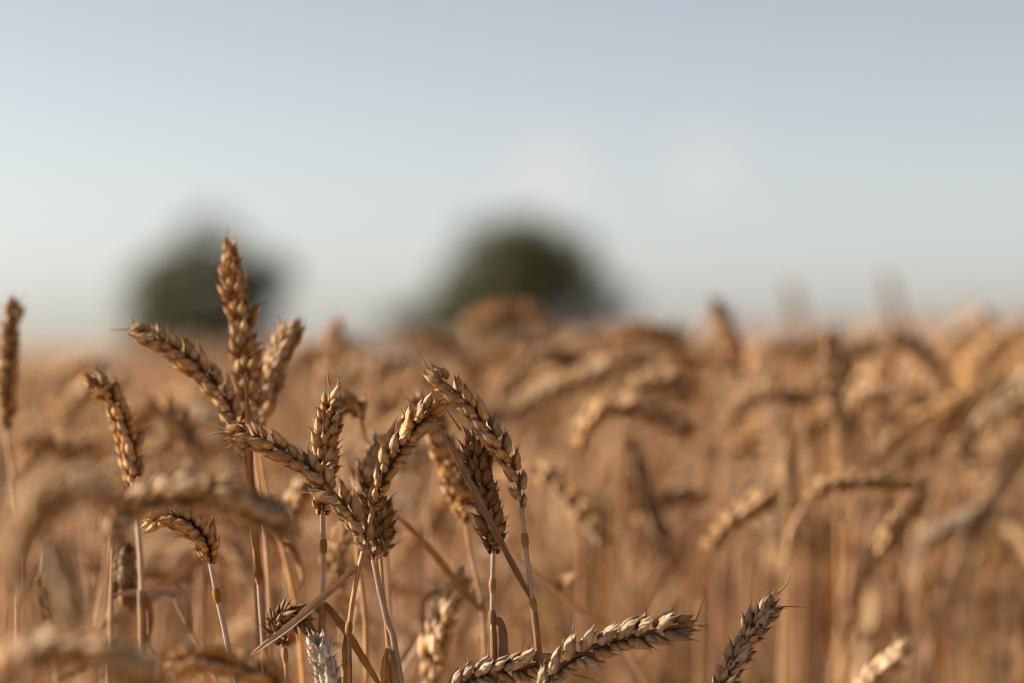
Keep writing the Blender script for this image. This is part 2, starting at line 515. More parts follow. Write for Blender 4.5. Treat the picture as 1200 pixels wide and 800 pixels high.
# ------------------------------------------------------------------ stalk curve for the plants of the open field
def stalk_curve(h, lean, bend, ear_l, n_stem=16, n_ear=12, top=0.16):
    """a stem of length h and its ear in the local XZ plane; bend = how far the ear nods over (radians)"""
    tot = h + ear_l
    s = np.linspace(0, tot, 90)
    u = np.clip((s - (h - top)) / (.45 * ear_l + top), 0, 1)
    head = lean * (s / tot) + bend * (u * u * (3 - 2 * u))
    ds = s[1] - s[0]
    x = np.r_[0, np.cumsum(np.sin(head[:-1]) * ds)]; z = np.r_[0, np.cumsum(np.cos(head[:-1]) * ds)]
    P = np.stack([x, np.zeros_like(x), z], 1)
    k = int(round(h / tot * 89))
    return smooth_path(P[:k + 1], n_stem), smooth_path(P[k:], n_ear)


# ------------------------------------------------------------------ the rest of the field: one mass of wheat
def rotz(P, a):
    c, s = math.cos(a), math.sin(a)
    return np.stack([P[:, 0] * c - P[:, 1] * s, P[:, 0] * s + P[:, 1] * c, P[:, 2]], 1)


def pick_bend(r):
    k = r.random()
    return R(r.uniform(70, 135)) if k < .60 else R(r.uniform(25, 65)) if k < .86 else R(r.uniform(0, 18))


def clump(name, size, n, seed, sides=6):
    r = np.random.default_rng(seed)
    mb = MB()
    for i in range(n):
        bend = pick_bend(r)
        el = r.uniform(.065, .09)
        h = r.normal(.730, .035) - (0.035 if bend < .4 else 0)
        st, er = stalk_curve(h, R(r.normal(3, 4)), bend, el, 7, 13)
        a = r.uniform(0, 2 * np.pi) if r.random() < .4 else r.normal(0, .8)
        off = np.array([r.uniform(-size / 2, size / 2), r.uniform(-size / 2, size / 2), 0])
        st, er = rotz(st, a) + off, rotz(er, a) + off
        rd = r.random()
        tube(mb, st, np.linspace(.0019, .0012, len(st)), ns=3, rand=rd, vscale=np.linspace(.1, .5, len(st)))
        u = np.linspace(0, 1, len(er))
        rad = .0062 * np.interp(u, [0, .1, .6, .9, 1], [.5, .95, 1, .75, .15]) * (1 + .16 * np.where(np.arange(len(u)) % 2, 1, -1))
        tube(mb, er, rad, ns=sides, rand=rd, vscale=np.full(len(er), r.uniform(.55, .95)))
        for _ in range(r.integers(0, 3)):
            k = r.integers(2, 6)
            b = st[k]; az = r.uniform(0, 2 * np.pi); l = r.uniform(.08, .17)
            d = np.array([math.cos(az), math.sin(az), 0])
            P = smooth_path([b, b + d * l * .35 + [0, 0, l * .35], b + d * l * .8 + [0, 0, l * r.uniform(-.3, .3)], b + d * l + [0, 0, -l * r.uniform(.1, .6)]], 6)
            blade(mb, P, r.uniform(.004, .008), ref=(0, 0, 1), rand=r.random())
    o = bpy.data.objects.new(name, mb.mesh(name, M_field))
    return o


def make_field():
    src = bpy.data.collections.new('wheat_clumps')
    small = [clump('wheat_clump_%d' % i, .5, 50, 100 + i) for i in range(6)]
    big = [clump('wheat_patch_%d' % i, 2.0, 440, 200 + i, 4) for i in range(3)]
    for o in small + big:
        src.objects.link(o)
    pts, rz, idx, sc = [], [], [], []
    r = np.random.default_rng(5)
    y = -1.75
    while y < 11:
        half = .215 * max(y, 0) + 2.6
        nx = int(half / .5) + 1
        for i in range(-nx, nx + 1):
            x = i * .5 + r.uniform(-.08, .08)
            inside = abs(x) < .215 * max(y, 0) + .42
            if y < NEAR_END and inside:            # where every plant stands by itself, and the gap the camera stands in
                continue
            if y < .3 and abs(x) < 1.0:
                continue
            if y < NEAR_END + .3 and x < 0:        # wheat left out here: an added gap so sun reaches the focused ears
                continue
            pts.append((x, y + r.uniform(-.08, .08))); rz.append(r.normal(0, .35)); idx.append(r.integers(0, 6)); sc.append(r.uniform(.97, 1.065) - (.025 if x < .2 else 0) if y < 5.5 else r.uniform(.92, 1.0))
        y += .5
    y = 12.0
    while y < 190:
        half = .215 * y + 6
        nx = int(half / 2) + 1
        for i in range(-nx, nx + 1):
            pts.append((i * 2 + r.uniform(-.2, .2), y)); rz.append(r.normal(0, .3)); idx.append(6 + r.integers(0, 3)); sc.append(r.uniform(.95, 1.04))
        y += 2.0
    pts = np.array(pts)
    V = np.stack([pts[:, 0], pts[:, 1], terrain(pts[:, 0])], 1)
    me = bpy.data.meshes.new('wheat_field')
    me.vertices.add(len(V)); me.vertices.foreach_set('co', V.astype(np.float32).ravel())
    for nm, ty, dat in (('rz', 'FLOAT', rz), ('sc', 'FLOAT', sc), ('idx', 'INT', idx)):
        a = me.attributes.new(nm, ty, 'POINT'); a.data.foreach_set('value', np.array(dat, np.int32 if ty == 'INT' else np.float32))
    o = bpy.data.objects.new('wheat_field', me); COL.objects.link(o)
    tag(o, kind='stuff')
    ng = bpy.data.node_groups.new('field_of_wheat', 'GeometryNodeTree')
    ng.interface.new_socket('Geometry', in_out='INPUT', socket_type='NodeSocketGeometry')
    ng.interface.new_socket('Geometry', in_out='OUTPUT', socket_type='NodeSocketGeometry')
    N, Lk = ng.nodes, ng.links
    gi, go = N.new('NodeGroupInput'), N.new('NodeGroupOutput')
    ci = N.new('GeometryNodeCollectionInfo'); ci.inputs['Collection'].default_value = src
    ci.inputs['Separate Children'].default_value = True; ci.inputs['Reset Children'].default_value = True
    ip = N.new('GeometryNodeInstanceOnPoints'); ip.inputs['Pick Instance'].default_value = True
    def named(nm, ty):
        k = N.new('GeometryNodeInputNamedAttribute'); k.data_type = ty; k.inputs['Name'].default_value = nm
        return k.outputs['Attribute']
    cx = N.new('ShaderNodeCombineXYZ'); Lk.new(named('rz', 'FLOAT'), cx.inputs[2])
    Lk.new(gi.outputs[0], ip.inputs['Points']); Lk.new(ci.outputs[0], ip.inputs['Instance'])
    Lk.new(named('idx', 'INT'), ip.inputs['Instance Index']); Lk.new(cx.outputs[0], ip.inputs['Rotation'])
    Lk.new(named('sc', 'FLOAT'), ip.inputs['Scale']); Lk.new(ip.outputs[0], go.inputs[0])
    md = o.modifiers.new('wheat', 'NODES'); md.node_group = ng
NEAR_END = 2.25
make_field()


# ------------------------------------------------------------------ trees beyond the field
def make_tree(name, label, x, y, w, h, seed, mat, lobes=9, leaves=5200, low=.12):
    r = np.random.default_rng(seed)
    z0 = float(terrain(x))
    root = empty(name, (x, y, z0)); tag(root, label, 'tree' if name == 'tree' else 'shrub', None)
    tb = MB()
    tube(tb, smooth_path([(0, 0, -.1), (.05, 0, h * .2), (-.1, .05, h * .45), (.0, 0, h * .72)], 10), np.linspace(.035 * h, .010 * h, 10), ns=10, rand=.4)
    cen = []
    for i in range(lobes):
        a = r.uniform(0, 2 * np.pi); e = r.uniform(0, 1)
        zc = h * (low + .20 + (.80 - low - .20) * e)
        rad = w * .5 * (.70 - .40 * max(0, e - .35)) * r.uniform(.5, 1.15)
        if i < 3:                                   # the crown's own top
            zc, rad = h * (.86 - .07 * i), w * .10 * i
        c = np.array([math.cos(a) * rad, math.sin(a) * rad, zc]); rr = w * r.uniform(.11, .24)
        cen.append((c, rr))
        s = np.array([0, 0, h * r.uniform(.18, .5)])
        tube(tb, smooth_path([s, s * .5 + c * .5 + [0, 0, -.1 * h * .3], c], 7), np.linspace(.012 * h, .004 * h, 7), ns=6, rand=.6)
    tb.build('trunk', M_bark, root)
    n = leaves
    k = r.integers(0, lobes, n)
    d = r.normal(size=(n, 3)); d /= np.linalg.norm(d, axis=1)[:, None]
    rad = r.uniform(.35, 1.0, n) ** .5 * r.uniform(.8, 1.15, n)
    C0 = np.array([c for c, _ in cen])[k]; RR = np.array([q for _, q in cen])[k]
    P = C0 + d * (rad * RR)[:, None] * np.array([1, 1, .85])
    sz = r.uniform(.14, .34, n) * (w / 8) ** .5
    a = r.normal(size=(n, 3)); a /= np.linalg.norm(a, axis=1)[:, None]
    b = np.cross(a, r.normal(size=(n, 3))); b /= np.linalg.norm(b, axis=1)[:, None]
    c = np.cross(a, b)
    V = np.stack([P - b * sz[:, None], P + a * .45 * sz[:, None] + c * .15 * sz[:, None], P + b * sz[:, None], P - a * .45 * sz[:, None] + c * .15 * sz[:, None]], 1).reshape(-1, 3)
    F = np.arange(4 * n).reshape(n, 4)
    lob = r.uniform(0, 1, lobes)[k]
    col = np.zeros((n, 4, 4)); col[..., 2] = np.clip(.55 * lob + .45 * r.random(n), 0, 1)[:, None]
    mb = MB(); mb.add(V, F, col.reshape(-1, 4))
    mb.build('crown', mat, root)

TD = 150.0
X_ = lambda px, d=TD: (px - 600) / FPX * d
make_tree('tree', 'broad dark green tree beyond the field, nearer the middle of the horizon', X_(624), TD, 13.4, 7.9, 3, M_tree, 22, 8000, .0)
make_tree('tree', 'smaller greyish round tree on the horizon behind the tallest wheat ear', X_(246, 170), 170.0, 14.6, 9.6, 8, M_tree2, 17, 6000, .0)
make_tree('shrub', 'low dark bush at the left foot of the broad dark tree', X_(490), TD, 6.0, 3.4, 21, M_tree, 6, 1800, .05)
make_tree('shrub', 'low bush close to the foot of the smaller greyish tree', X_(172, 170), 170.0, 4.2, 3.0, 22, M_tree2, 6, 1500, .05)


# ------------------------------------------------------------------ wheat stalks placed one by one
def down_to_ground(P):
    """lengthen a stem (ear base first) down to the soil"""
    P = [np.asarray(p) for p in P]
    d = P[-1] - P[-2] if len(P) > 1 else np.array([0, 0, -1.0])
    d = d / max(1e-6, -d[2]) if d[2] < -1e-6 else np.array([0, 0, -1.0])
    d = np.clip(d, -.7, .7); d[2] = -1
    z = P[-1][2]
    foot = P[-1] + np.array([d[0] * .45, d[1] * .45, 0]) * z
    foot[2] = float(terrain(foot[0])) - .005
    mid = P[-1] + np.array([d[0] * .75, d[1] * .75, -1]) * z * .33
    return P + [mid, foot]


def pts(spec, d):
    return [at(p[0], p[1], d + (p[2] if len(p) > 2 else 0)) for p in spec]


def stalk(label, d, ear=None, stem=None, roll=0.4, tone='gold', style=None, sc=1.0, n=None, q=2, seed=1, awns=(), leaves=(), sheath=None,
          stem_w=2.5, mauve=False, nodes=(), split=None, group='wheat stalks standing in focus'):
    sp = pts(stem, d)
    if ear is not None:
        ep = pts(ear, d)
        stem_pts = [ep[0]] + sp
    else:
        stem_pts = sp
    full = smooth_path(down_to_ground(stem_pts), 60)
    foot = full[-1].copy()
    root = empty('wheat_stalk', foot)
    tag(root, label, 'wheat stalk', group)
    mb = MB()
    r = np.interp(np.linspace(0, 1, 60), [0, .2, 1], [.82, 1, 1.25]) * stem_w * .0005
    rs = np.random.default_rng(seed)
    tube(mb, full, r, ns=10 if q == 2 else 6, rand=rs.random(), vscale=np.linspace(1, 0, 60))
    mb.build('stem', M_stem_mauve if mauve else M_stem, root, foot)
    for (px, py) in nodes:
        p = at(px, py, d)
        k = int(np.argmin(np.linalg.norm(full - p, axis=1)))
        k = min(max(k, 1), 57)
        Pn = smooth_path(full[k - 1:k + 2], 9)
        c = Pn[4]; t = norm(Pn[5] - Pn[3])
        Q = c + t * np.linspace(-.003, .003, 9)[:, None]
        m = MB(); tube(m, Q, stem_w * .0005 * np.array([1.0, 1.15, 1.25, 1.34, 1.34, 1.28, 1.18, 1.08, 1.0]), ns=10, rand=rs.random())
        m.build('node', M_node, root, foot)
    if sheath:
        Sp = smooth_path(pts(sheath[0], d), 24)
        m = MB(); rr = np.interp(np.linspace(0, 1, 24), [0, .15, .8, .93, 1], [.75, .95, 1.0, 1.18, .8]) * sheath[1] * .0005
        tube(m, Sp, rr, ns=10, rand=rs.random())
        m.build('leaf_sheath', M_sheath, root, foot)
    if ear is not None:
        core, spk = ear_shapes(smooth_path(ep, 60), roll, q, style or {}, seed, n, sc)
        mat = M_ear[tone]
        if split is None:
            split = q == 2
        if split:
            e = core.build('ear', M_node, root, foot)
            for m in spk:
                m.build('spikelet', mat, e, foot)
        else:
            for m in spk:
                for V, F, C in zip(m.v, m.f, m.c):
                    pass
            for m in spk:
                V, F, C = m.arrays(); core.add(V, F, C)
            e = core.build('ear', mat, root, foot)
        for aw in awns:
            m = MB(); A = smooth_path(pts(aw, d), 10)
            tube(m, A, np.linspace(.00045, .00012, 10), ns=5, rand=.8, vscale=np.full(10, .9))
            m.build('awn', mat, e, foot)
    for lf in leaves:
        m = MB()
        blade(m, smooth_path(pts(lf['p'], d), 40), lf.get('w', 6) * .001, ref=lf.get('ref', (0, -1, 0)), twist=lf.get('tw', .6), fold_h=lf.get('fold', .5),
              rand=rs.random(), base_w=lf.get('bw', .45))
        m.build('leaf_blade', M_leaf_pale if lf.get('pale') else M_leaf, root, foot)
    return root


FG = 'wheat stalks close to the camera, out of focus'
BG = 'wheat stalks just behind the focused ears'

# -- in focus
stalk('beige ear slanting down across the upright golden ear, thin awn at its tip', 0.995,
      [(438, 655), (424, 622), (396, 582), (360, 548), (312, 517), (260, 504)], [(445, 690), (458, 745), (471, 805)], roll=.35, tone='beige', sc=1.01, n=19, seed=2,
      awns=[[(262, 506), (250, 508), (236, 514)]], mauve=True, stem_w=3.2, sheath=([(457, 757), (462, 790), (468, 830)], 4.4), leaves=[dict(p=[(458, 760), (454, 770), (453, 790), (456, 826)], w=4.4, tw=.6, fold=.8, bw=.9)])
stalk('upright golden ear with open husks, crossed at its foot by the slanting beige ear', 1.02,
      [(378, 602), (378, 560), (383, 510), (392, 450)], [(379, 650), (378, 705), (376, 770), (375, 810)], roll=1.45, tone='gold', style=dict(open=.6, plump=.9, tilt=20), sc=0.98, n=17, seed=3,
      awns=[[(386, 452), (384, 440), (384, 427)]], mauve=True, stem_w=2.6, nodes=[(378, 614), (378, 706)],
      leaves=[dict(p=[(379, 706), (386, 712), (408, 742), (432, 780), (452, 812)], w=3.6, tw=.4), dict(p=[(379, 708), (374, 716), (368, 712), (364, 722), (367, 736)], w=3, tw=2.0, fold=.7)], sheath=([(378, 712), (376, 770), (375, 815)], 3.4))
stalk('plump ear leaning right, tip under the long drooping ear, leaf at its stem', 1.01,
      [(437, 594, .004), (452, 552, .002), (478, 508), (514, 470, -.010)], [(431, 625), (421, 662), (409, 735), (410, 810)], roll=.3, tone='beige', sc=0.95, n=15, seed=94,
      awns=[[(512, 472), (522, 465), (534, 456)]], stem_w=2.5, nodes=[(409, 735)],
      leaves=[dict(p=[(421, 662), (402, 678), (372, 706), (335, 738), (287, 773)], w=3.6, tw=.7, fold=.75, pale=True), dict(p=[(409, 736), (406, 760), (408, 790), (406, 830)], w=4, tw=.3)])
stalk('dark brown ear half hidden behind the slanting beige ear', 1.035,
      [(446, 650), (447, 622), (441, 594), (428, 566)], [(446, 665), (452, 720), (457, 800)], roll=1.4, tone='dark', style=dict(open=1.0, plump=.85, tilt=27), sc=1.0, n=14, seed=5, stem_w=2.3)
stalk('pale ear pressed close behind the plump ear leaning right', 1.085,
      [(420, 590), (432, 556), (445, 530), (458, 510)], [(418, 640), (428, 720), (430, 810)], roll=.6, tone='beige', sc=.9, n=13, seed=6,
      leaves=[dict(p=[(440, 560), (452, 520), (467, 486)], w=2.6, tw=.2, pale=True)])
stalk('long beige ear drooping left over the dark upright ear, stem bare and thin', 1.0,
      [(611, 594), (606, 562), (591, 530), (563, 492), (533, 458), (501, 434)], [(616, 640), (624, 702), (633, 775), (638, 810)], roll=.3, tone='beige', sc=0.90, n=17, seed=7,
      awns=[[(503, 436), (497, 424), (487, 405)], [(511, 470), (505, 458), (503, 452)]], mauve=True, stem_w=2.6, nodes=[(612, 604), (625, 702)],
      leaves=[dict(p=[(625, 702), (612, 682), (580, 622), (545, 556), (508, 488)], w=3.0, tw=.3, fold=.9, bw=.7)], sheath=([(625, 706), (632, 770), (638, 815)], 3.2))
stalk('dark open-husked ear standing upright beneath the long drooping ear', 1.015,
      [(578, 648), (577, 620), (569, 580), (557, 540), (542, 502)], [(577, 690), (577, 730), (579, 785), (580, 810)], roll=1.35, tone='dark', style=dict(open=1.0, plump=.85, tilt=27), sc=1.03, n=16, seed=8,
      awns=[[(540, 504), (526, 484), (514, 466)]], mauve=True, stem_w=2.5, nodes=[(578, 660), (579, 727)],
      leaves=[dict(p=[(579, 727), (586, 728), (590, 745), (591, 790), (592, 830)], w=4, tw=.5, bw=.9)], sheath=([(578, 732), (579, 770), (580, 815)], 3.2))
stalk('tallest golden ear, standing upright against the sky before the smaller tree', 1.09,
      [(296, 500), (292, 455), (286, 400), (276, 340), (264, 279)], [(303, 560), (310, 620), (316, 700), (318, 810)], roll=1.3, tone='gold', style=dict(tilt=25, open=.5), sc=1.06, n=18, seed=9,
      awns=[[(266, 282), (267, 272), (268, 262)]])
stalk('pale stubby ear leaning right beside the tallest ear', 1.115,
      [(303, 500), (313, 455), (330, 412), (350, 374)], [(306, 540), (317, 597), (331, 640), (347, 712), (356, 800)], roll=1.1, tone='beige', style=dict(tilt=24), sc=1.04, n=17, seed=10, leaves=[dict(p=[(331, 640), (338, 636), (350, 650), (356, 676), (350, 694)], w=4, tw=1.8, fold=.8)])
stalk('golden ear leaning far left with its tip against the sky, under the tallest ear', 1.06,
      [(289, 545), (281, 505), (262, 465), (225, 425), (190, 401), (150, 383)], [(294, 600), (300, 690), (304, 810)], roll=.45, tone='gold', sc=0.98, n=21, seed=11,
      awns=[[(152, 384), (142, 386), (128, 386)], [(160, 384), (156, 378), (154, 372)]])
stalk('earless stalk with narrow brown leaf pointing straight up behind the slanting beige ear', 1.025,
      None, [(304, 678), (308, 740), (312, 806)], stem_w=3.4, mauve=True, seed=12,
      sheath=([(295, 585), (299, 630), (302, 665), (304, 684)], 3.3),
      leaves=[dict(p=[(303, 676), (298, 620), (294, 560), (291, 500), (287, 436)], w=3.0, tw=.25, fold=.9, bw=1.0)], group=BG)
stalk('golden ear bending left near the left edge, its stem bare and straight', 1.07,
      [(157, 577), (155, 545), (148, 508), (128, 466), (101, 438)], [(164, 640), (167, 720), (167, 810)], roll=.75, tone='gold', sc=0.95, n=18, seed=13,
      awns=[[(102, 439), (96, 430), (91, 420)], [(104, 452), (98, 450), (94, 450)]], mauve=True, stem_w=3.0, sheath=([(165, 690), (167, 740), (167, 815)], 3.8), leaves=[dict(p=[(166, 692), (172, 700), (180, 722), (176, 752), (183, 770)], w=4, tw=2.2, fold=.8)])
stalk('narrow brown ear standing straight at the left edge of the photo', 1.17,
      [(8, 505), (8, 450), (11, 400), (16, 345)], [(14, 560), (24, 640), (23, 750), (22, 810)], roll=.4, tone='gold', style=dict(tilt=18, plump=.9), sc=.98, n=21, seed=14, split=False)
stalk('short golden ear bowed over to the left under the blurred grey arch', 1.0,
      [(247, 660), (241, 637), (227, 618), (204, 606), (184, 610), (172, 615)], [(250, 680), (256, 705), (265, 745), (274, 790), (280, 812)], roll=.5, tone='gold', style=dict(tilt=26), sc=0.90, n=16, seed=15,
      mauve=True, stem_w=2.7, nodes=[(251, 683)])
stalk('brown ear hanging straight down behind the blurred grey arch', 1.10,
      [(150, 636), (147, 656), (146, 680), (148, 708)], [(150, 612), (140, 600), (132, 618), (130, 700), (128, 800)], roll=.9, tone='dark', sc=0.90, n=15, seed=16, split=False, group=BG)
stalk('bleached whitish ear at the bottom edge, left of the middle', 0.99,
      [(392, 845), (386, 800), (377, 770), (367, 742)], [(396, 880), (400, 930)], roll=1.2, tone='pale', style=dict(tilt=24), sc=0.90, n=18, seed=17)
stalk('withered crumpled ear curling over above the bleached whitish ear', 1.02,
      [(333, 756), (324, 738), (330, 722), (346, 722), (362, 744)], [(334, 775), (337, 810)], roll=.9, tone='dark', style=dict(open=1.0, plump=.75, tilt=34), sc=0.76, n=13, seed=18, stem_w=2.3, nodes=[(334, 765)])
stalk('drab ear lying almost level along the bottom edge below the long drooping ear', 1.0,
      [(512, 825), (540, 800), (570, 788), (606, 782), (650, 772)], [(490, 860), (478, 900)], roll=.25, tone='drab', style=dict(tilt=30), sc=0.90, n=16, seed=19)
stalk('plump drab ear reaching right with a long awn at its tip, low centre', 0.985,
      [(636, 838), (640, 802), (668, 772), (716, 750), (768, 738), (816, 729)], [(634, 870), (634, 920)], roll=.22, tone='drab', style=dict(tilt=27), sc=1.01, n=20, seed=20,
      awns=[[(814, 728), (820, 716), (827, 696)], [(672, 790), (690, 794), (708, 802)], [(818, 732), (824, 733), (832, 731)]])
stalk('grey weathered ear with black specks rising alone at lower right', 1.0,
      [(832, 838), (850, 795), (871, 757), (892, 722), (912, 694)], [(826, 860), (820, 910)], roll=1.25, tone='grey', style=dict(open=.45, plump=.82, tilt=21), sc=0.98, n=20, seed=21,
      awns=[[(910, 696), (922, 684), (928, 668)], [(905, 712), (922, 710), (944, 711)], [(884, 725), (881, 712), (880, 698)]])
# -- nearer than the focus
stalk('blurred grey ear arching over to the right across the left stems', 0.85,
      [(128, 640), (142, 606), (178, 583), (225, 578), (275, 588), (318, 608), (350, 634)], [(122, 690), (112, 760), (108, 810)], roll=.5, tone='beige', sc=1.1, n=22, q=1, seed=30, split=False, group=FG)
stalk('very blurred tan ear arching right at the left edge', 0.69,
      [(14, 690), (24, 630), (54, 588), (100, 570), (152, 592)], [(8, 740), (2, 830)], stem_w=1.7, roll=.7, tone='beige', sc=1.0, n=20, q=1, seed=31, split=False, group=FG)
stalk('blurred tan ear hanging down below the very blurred arch at the left edge', 0.72,
      [(58, 628), (66, 660), (78, 700), (92, 742)], [(52, 605), (40, 600), (30, 640), (30, 800)], roll=.9, tone='cream', sc=.8, n=16, q=1, seed=32, split=False, group=FG)
stalk('very blurred tan ear arching along the bottom edge at left', 0.74,
      [(-40, 850), (-5, 795), (45, 764), (105, 764), (160, 790), (190, 825)], [(-50, 900), (-55, 960)], roll=.5, tone='beige', sc=1.1, n=20, q=1, seed=33, split=False, group=FG)
stalk('soft brown ear lying level along the bottom edge, right of the blurred arch', 0.87,
      [(345, 830), (318, 796), (285, 782), (240, 774), (190, 780)], [(352, 870), (356, 910)], roll=.4, tone='gold', sc=1.05, n=19, q=1, seed=34, split=False, group=FG)
# -- just behind the focus
B = lambda label, d, ear, stem, **k: stalk(label, d, ear, stem, q=1, split=False, group=BG, **k)
B('soft tan ear leaning left behind the dark open-husked ear, brown leaf at its stem', 1.114, [(546, 614), (540, 585), (526, 540), (506, 496), (482, 456)], [(554, 660), (566, 716), (569, 810)], roll=.8, sc=1.05, seed=40,
  leaves=[dict(p=[(567, 717), (545, 695), (505, 645), (456, 594)], w=3.4, tw=.3, fold=.8)], nodes=[(567, 717)])
B('pale soft ear standing below the middle between two bare stems', 1.127, [(500, 826), (507, 780), (518, 728), (546, 662)], [(498, 870), (498, 920)], roll=1.0, tone='cream', sc=1.1, seed=41)
B('blurred arched ear with a bright left shoulder and dark drooping tip, right of centre', 1.356, [(676, 535), (690, 497), (722, 477), (765, 487), (818, 508)], [(674, 580), (680, 660), (682, 810)], roll=.5, sc=1.1, seed=42)
B('blurred golden ear arching just above the bright-shouldered arched ear', 1.432, [(732, 482), (752, 452), (786, 447), (806, 470)], [(728, 540), (734, 700)], roll=.5, sc=1.1, seed=43)
B('dark blurred ear hanging down to the right beneath the bright-shouldered arched ear', 1.381, [(742, 520), (750, 560), (764, 610), (784, 668)], [(738, 505), (728, 508), (722, 560), (720, 760)], roll=.9, tone='dark', sc=1.05, seed=44)
B('blurred ear lying level to the right at the foot of the dark hanging ear', 1.419, [(742, 625), (760, 597), (790, 583), (836, 580)], [(736, 660), (734, 810)], roll=.5, sc=1.0, seed=45)
B('bright upright blurred ear standing against the field top at right', 1.381, [(980, 492), (979, 455), (976, 420), (973, 386)], [(982, 560), (984, 700)], roll=1.2, tone='beige', sc=1.2, seed=46)
B('blurred ear lying level with a bright left end, right side of the field', 1.305, [(942, 592), (960, 574), (990, 564), (1040, 563), (1088, 570)], [(930, 612), (920, 660), (916, 810)], roll=.4, sc=.88, seed=47)
B('blurred ear slanting up to the right, left of the level bright-ended ear', 1.317, [(828, 655), (842, 626), (868, 602), (912, 582)], [(822, 690), (818, 810)], roll=.6, sc=1.0, seed=48)
B('blurred pale ear slanting up to the right below the level bright-ended ear', 1.305, [(1012, 672), (1040, 630), (1066, 602), (1092, 578)], [(1002, 700), (990, 760), (984, 820)], roll=.6, tone='beige', sc=1.0, seed=49)
B('soft pale ear pointing up to the right at the bottom right edge', 1.178, [(1000, 818), (1022, 792), (1042, 776), (1062, 758)], [(990, 845), (984, 900)], roll=.6, tone='cream', sc=.95, seed=50)
B('narrow orange-brown ear standing upright left of the level bright-ended ear', 1.381, [(924, 596), (925, 560), (926, 530), (927, 502)], [(923, 660), (922, 810)], roll=.2, tone='gold', style=dict(tilt=14), sc=.85, seed=51)
B('blurred brown ear leaning left above the field top, right of centre', 1.610, [(868, 438), (858, 405), (846, 375), (834, 350)], [(874, 500), (878, 700)], roll=.7, sc=1.1, seed=52)
B('blurred golden ear standing upright right of the pale stubby ear', 1.457, [(380, 452), (386, 425), (391, 400), (394, 374)], [(376, 520), (374, 700)], roll=1.0, sc=1.05, seed=53)
B('small soft ear nodding left on a thin stem, right of the upright golden ear', 1.114, [(423, 492), (419, 478), (408, 474), (396, 482), (388, 498)], [(428, 510), (440, 560), (452, 640), (458, 800)], roll=.5, sc=.85, n=11, seed=54)
B('blurred pale ear lying level behind the upright golden ear', 1.241, [(486, 552), (465, 543), (430, 544), (396, 552)], [(496, 570), (504, 640), (506, 800)], roll=.4, tone='cream', sc=.95, seed=55)
B('soft pale ear standing low behind the stem of the upright golden ear', 1.152, [(398, 690), (392, 660), (398, 635), (408, 610)], [(400, 730), (402, 820)], roll=.9, tone='beige', sc=.9, seed=56)
B('soft pale ear slanting behind the middle of the slanting beige ear', 1.178, [(338, 618), (343, 596), (352, 578), (368, 556)], [(336, 660), (340, 810)], roll=.8, tone='beige', sc=.95, seed=57)
B('dark soft ear standing upright low at the left edge', 1.152, [(62, 735), (58, 710), (56, 685), (57, 650)], [(66, 790), (68, 860)], roll=1.0, tone='dark', sc=1.0, seed=58)
B('soft ear arching left behind the golden ear near the left edge', 1.279, [(228, 560), (216, 510), (192, 482), (160, 486), (132, 510)], [(232, 620), (234, 800)], roll=.5, tone='beige', sc=1.1, seed=59)
B('blurred ear leaning left behind the bending golden ear at far left', 1.317, [(92, 560), (80, 530), (50, 518), (18, 520)], [(98, 620), (100, 800)], roll=.6, sc=1.0, seed=60)
B('earless stem with a pale leaf slanting down to the left, lower left', 1.152, None, [(238, 640), (240, 700), (242, 810)], seed=61, leaves=[dict(p=[(238, 652), (205, 680), (160, 708), (108, 742)], w=6.5, tw=.3, pale=True)])
B('earless stem with a thin pale leaf rising to the right at the left edge', 1.064, None, [(20, 700), (20, 760), (20, 820)], seed=62, leaves=[dict(p=[(20, 715), (30, 690), (48, 650)], w=3.5, tw=.3, pale=True)])
B('blurred greyish ear lying level at the right edge of the field', 1.533, [(1068, 655), (1092, 628), (1130, 612), (1185, 600)], [(1060, 690), (1056, 810)], roll=.5, tone='grey', sc=1.1, seed=63)
B('blurred ear rising to the right at the far right edge below the sky', 1.762, [(1120, 470), (1140, 430), (1165, 402), (1205, 378)], [(1112, 520), (1108, 700)], roll=.5, sc=1.1, seed=64)
B('blurred ear lying level below the bright upright ear at right', 1.508, [(850, 500), (872, 472), (905, 462), (958, 468)], [(846, 540), (842, 700)], roll=.5, sc=1.1, seed=65)

B('blurred ear arching right above the very blurred arch, left edge', 1.55, [(72, 505), (86, 472), (112, 452), (154, 448)], [(66, 560), (62, 800)], roll=.5, tone='beige', sc=1.1, seed=70)
B('blurred ear lying level low at the left edge under the leaning ear', 1.42, [(18, 566), (38, 534), (74, 520), (124, 530)], [(12, 620), (10, 800)], roll=.5, sc=1.1, seed=71)
B('blurred ear arching right behind the foot of the bending golden ear', 1.5, [(182, 524), (206, 496), (242, 489), (284, 506)], [(178, 580), (176, 800)], roll=.6, tone='cream', sc=1.1, seed=72)
B('dim blurred ear arching at the field top on the far left', 1.9, [(56, 452), (82, 430), (114, 426), (150, 442)], [(50, 500), (48, 700)], roll=.5, sc=1.15, seed=73)
B('blurred ear arching right at the field top between the two trees', 1.7, [(418, 446), (444, 426), (480, 424), (520, 442)], [(410, 500), (408, 700)], roll=.5, tone='beige', sc=1.15, seed=74)
B('long blurred ear slanting up to the right below the broad dark tree', 1.5, [(598, 478), (640, 458), (688, 440), (730, 424)], [(570, 500), (556, 560), (552, 700)], roll=.6, tone='beige', sc=1.15, seed=75)
B('blurred ear nodding right just beside the bright upright ear', 1.5, [(996, 520), (1000, 480), (1020, 462), (1048, 470)], [(996, 580), (996, 700)], roll=.5, tone='beige', sc=1.1, seed=76)
B('blurred pale ear slanting steeply up to the right at the right side', 1.62, [(1084, 536), (1108, 500), (1132, 468), (1152, 434)], [(1060, 580), (1046, 640), (1040, 800)], roll=.6, tone='gold', sc=1.0, seed=77)
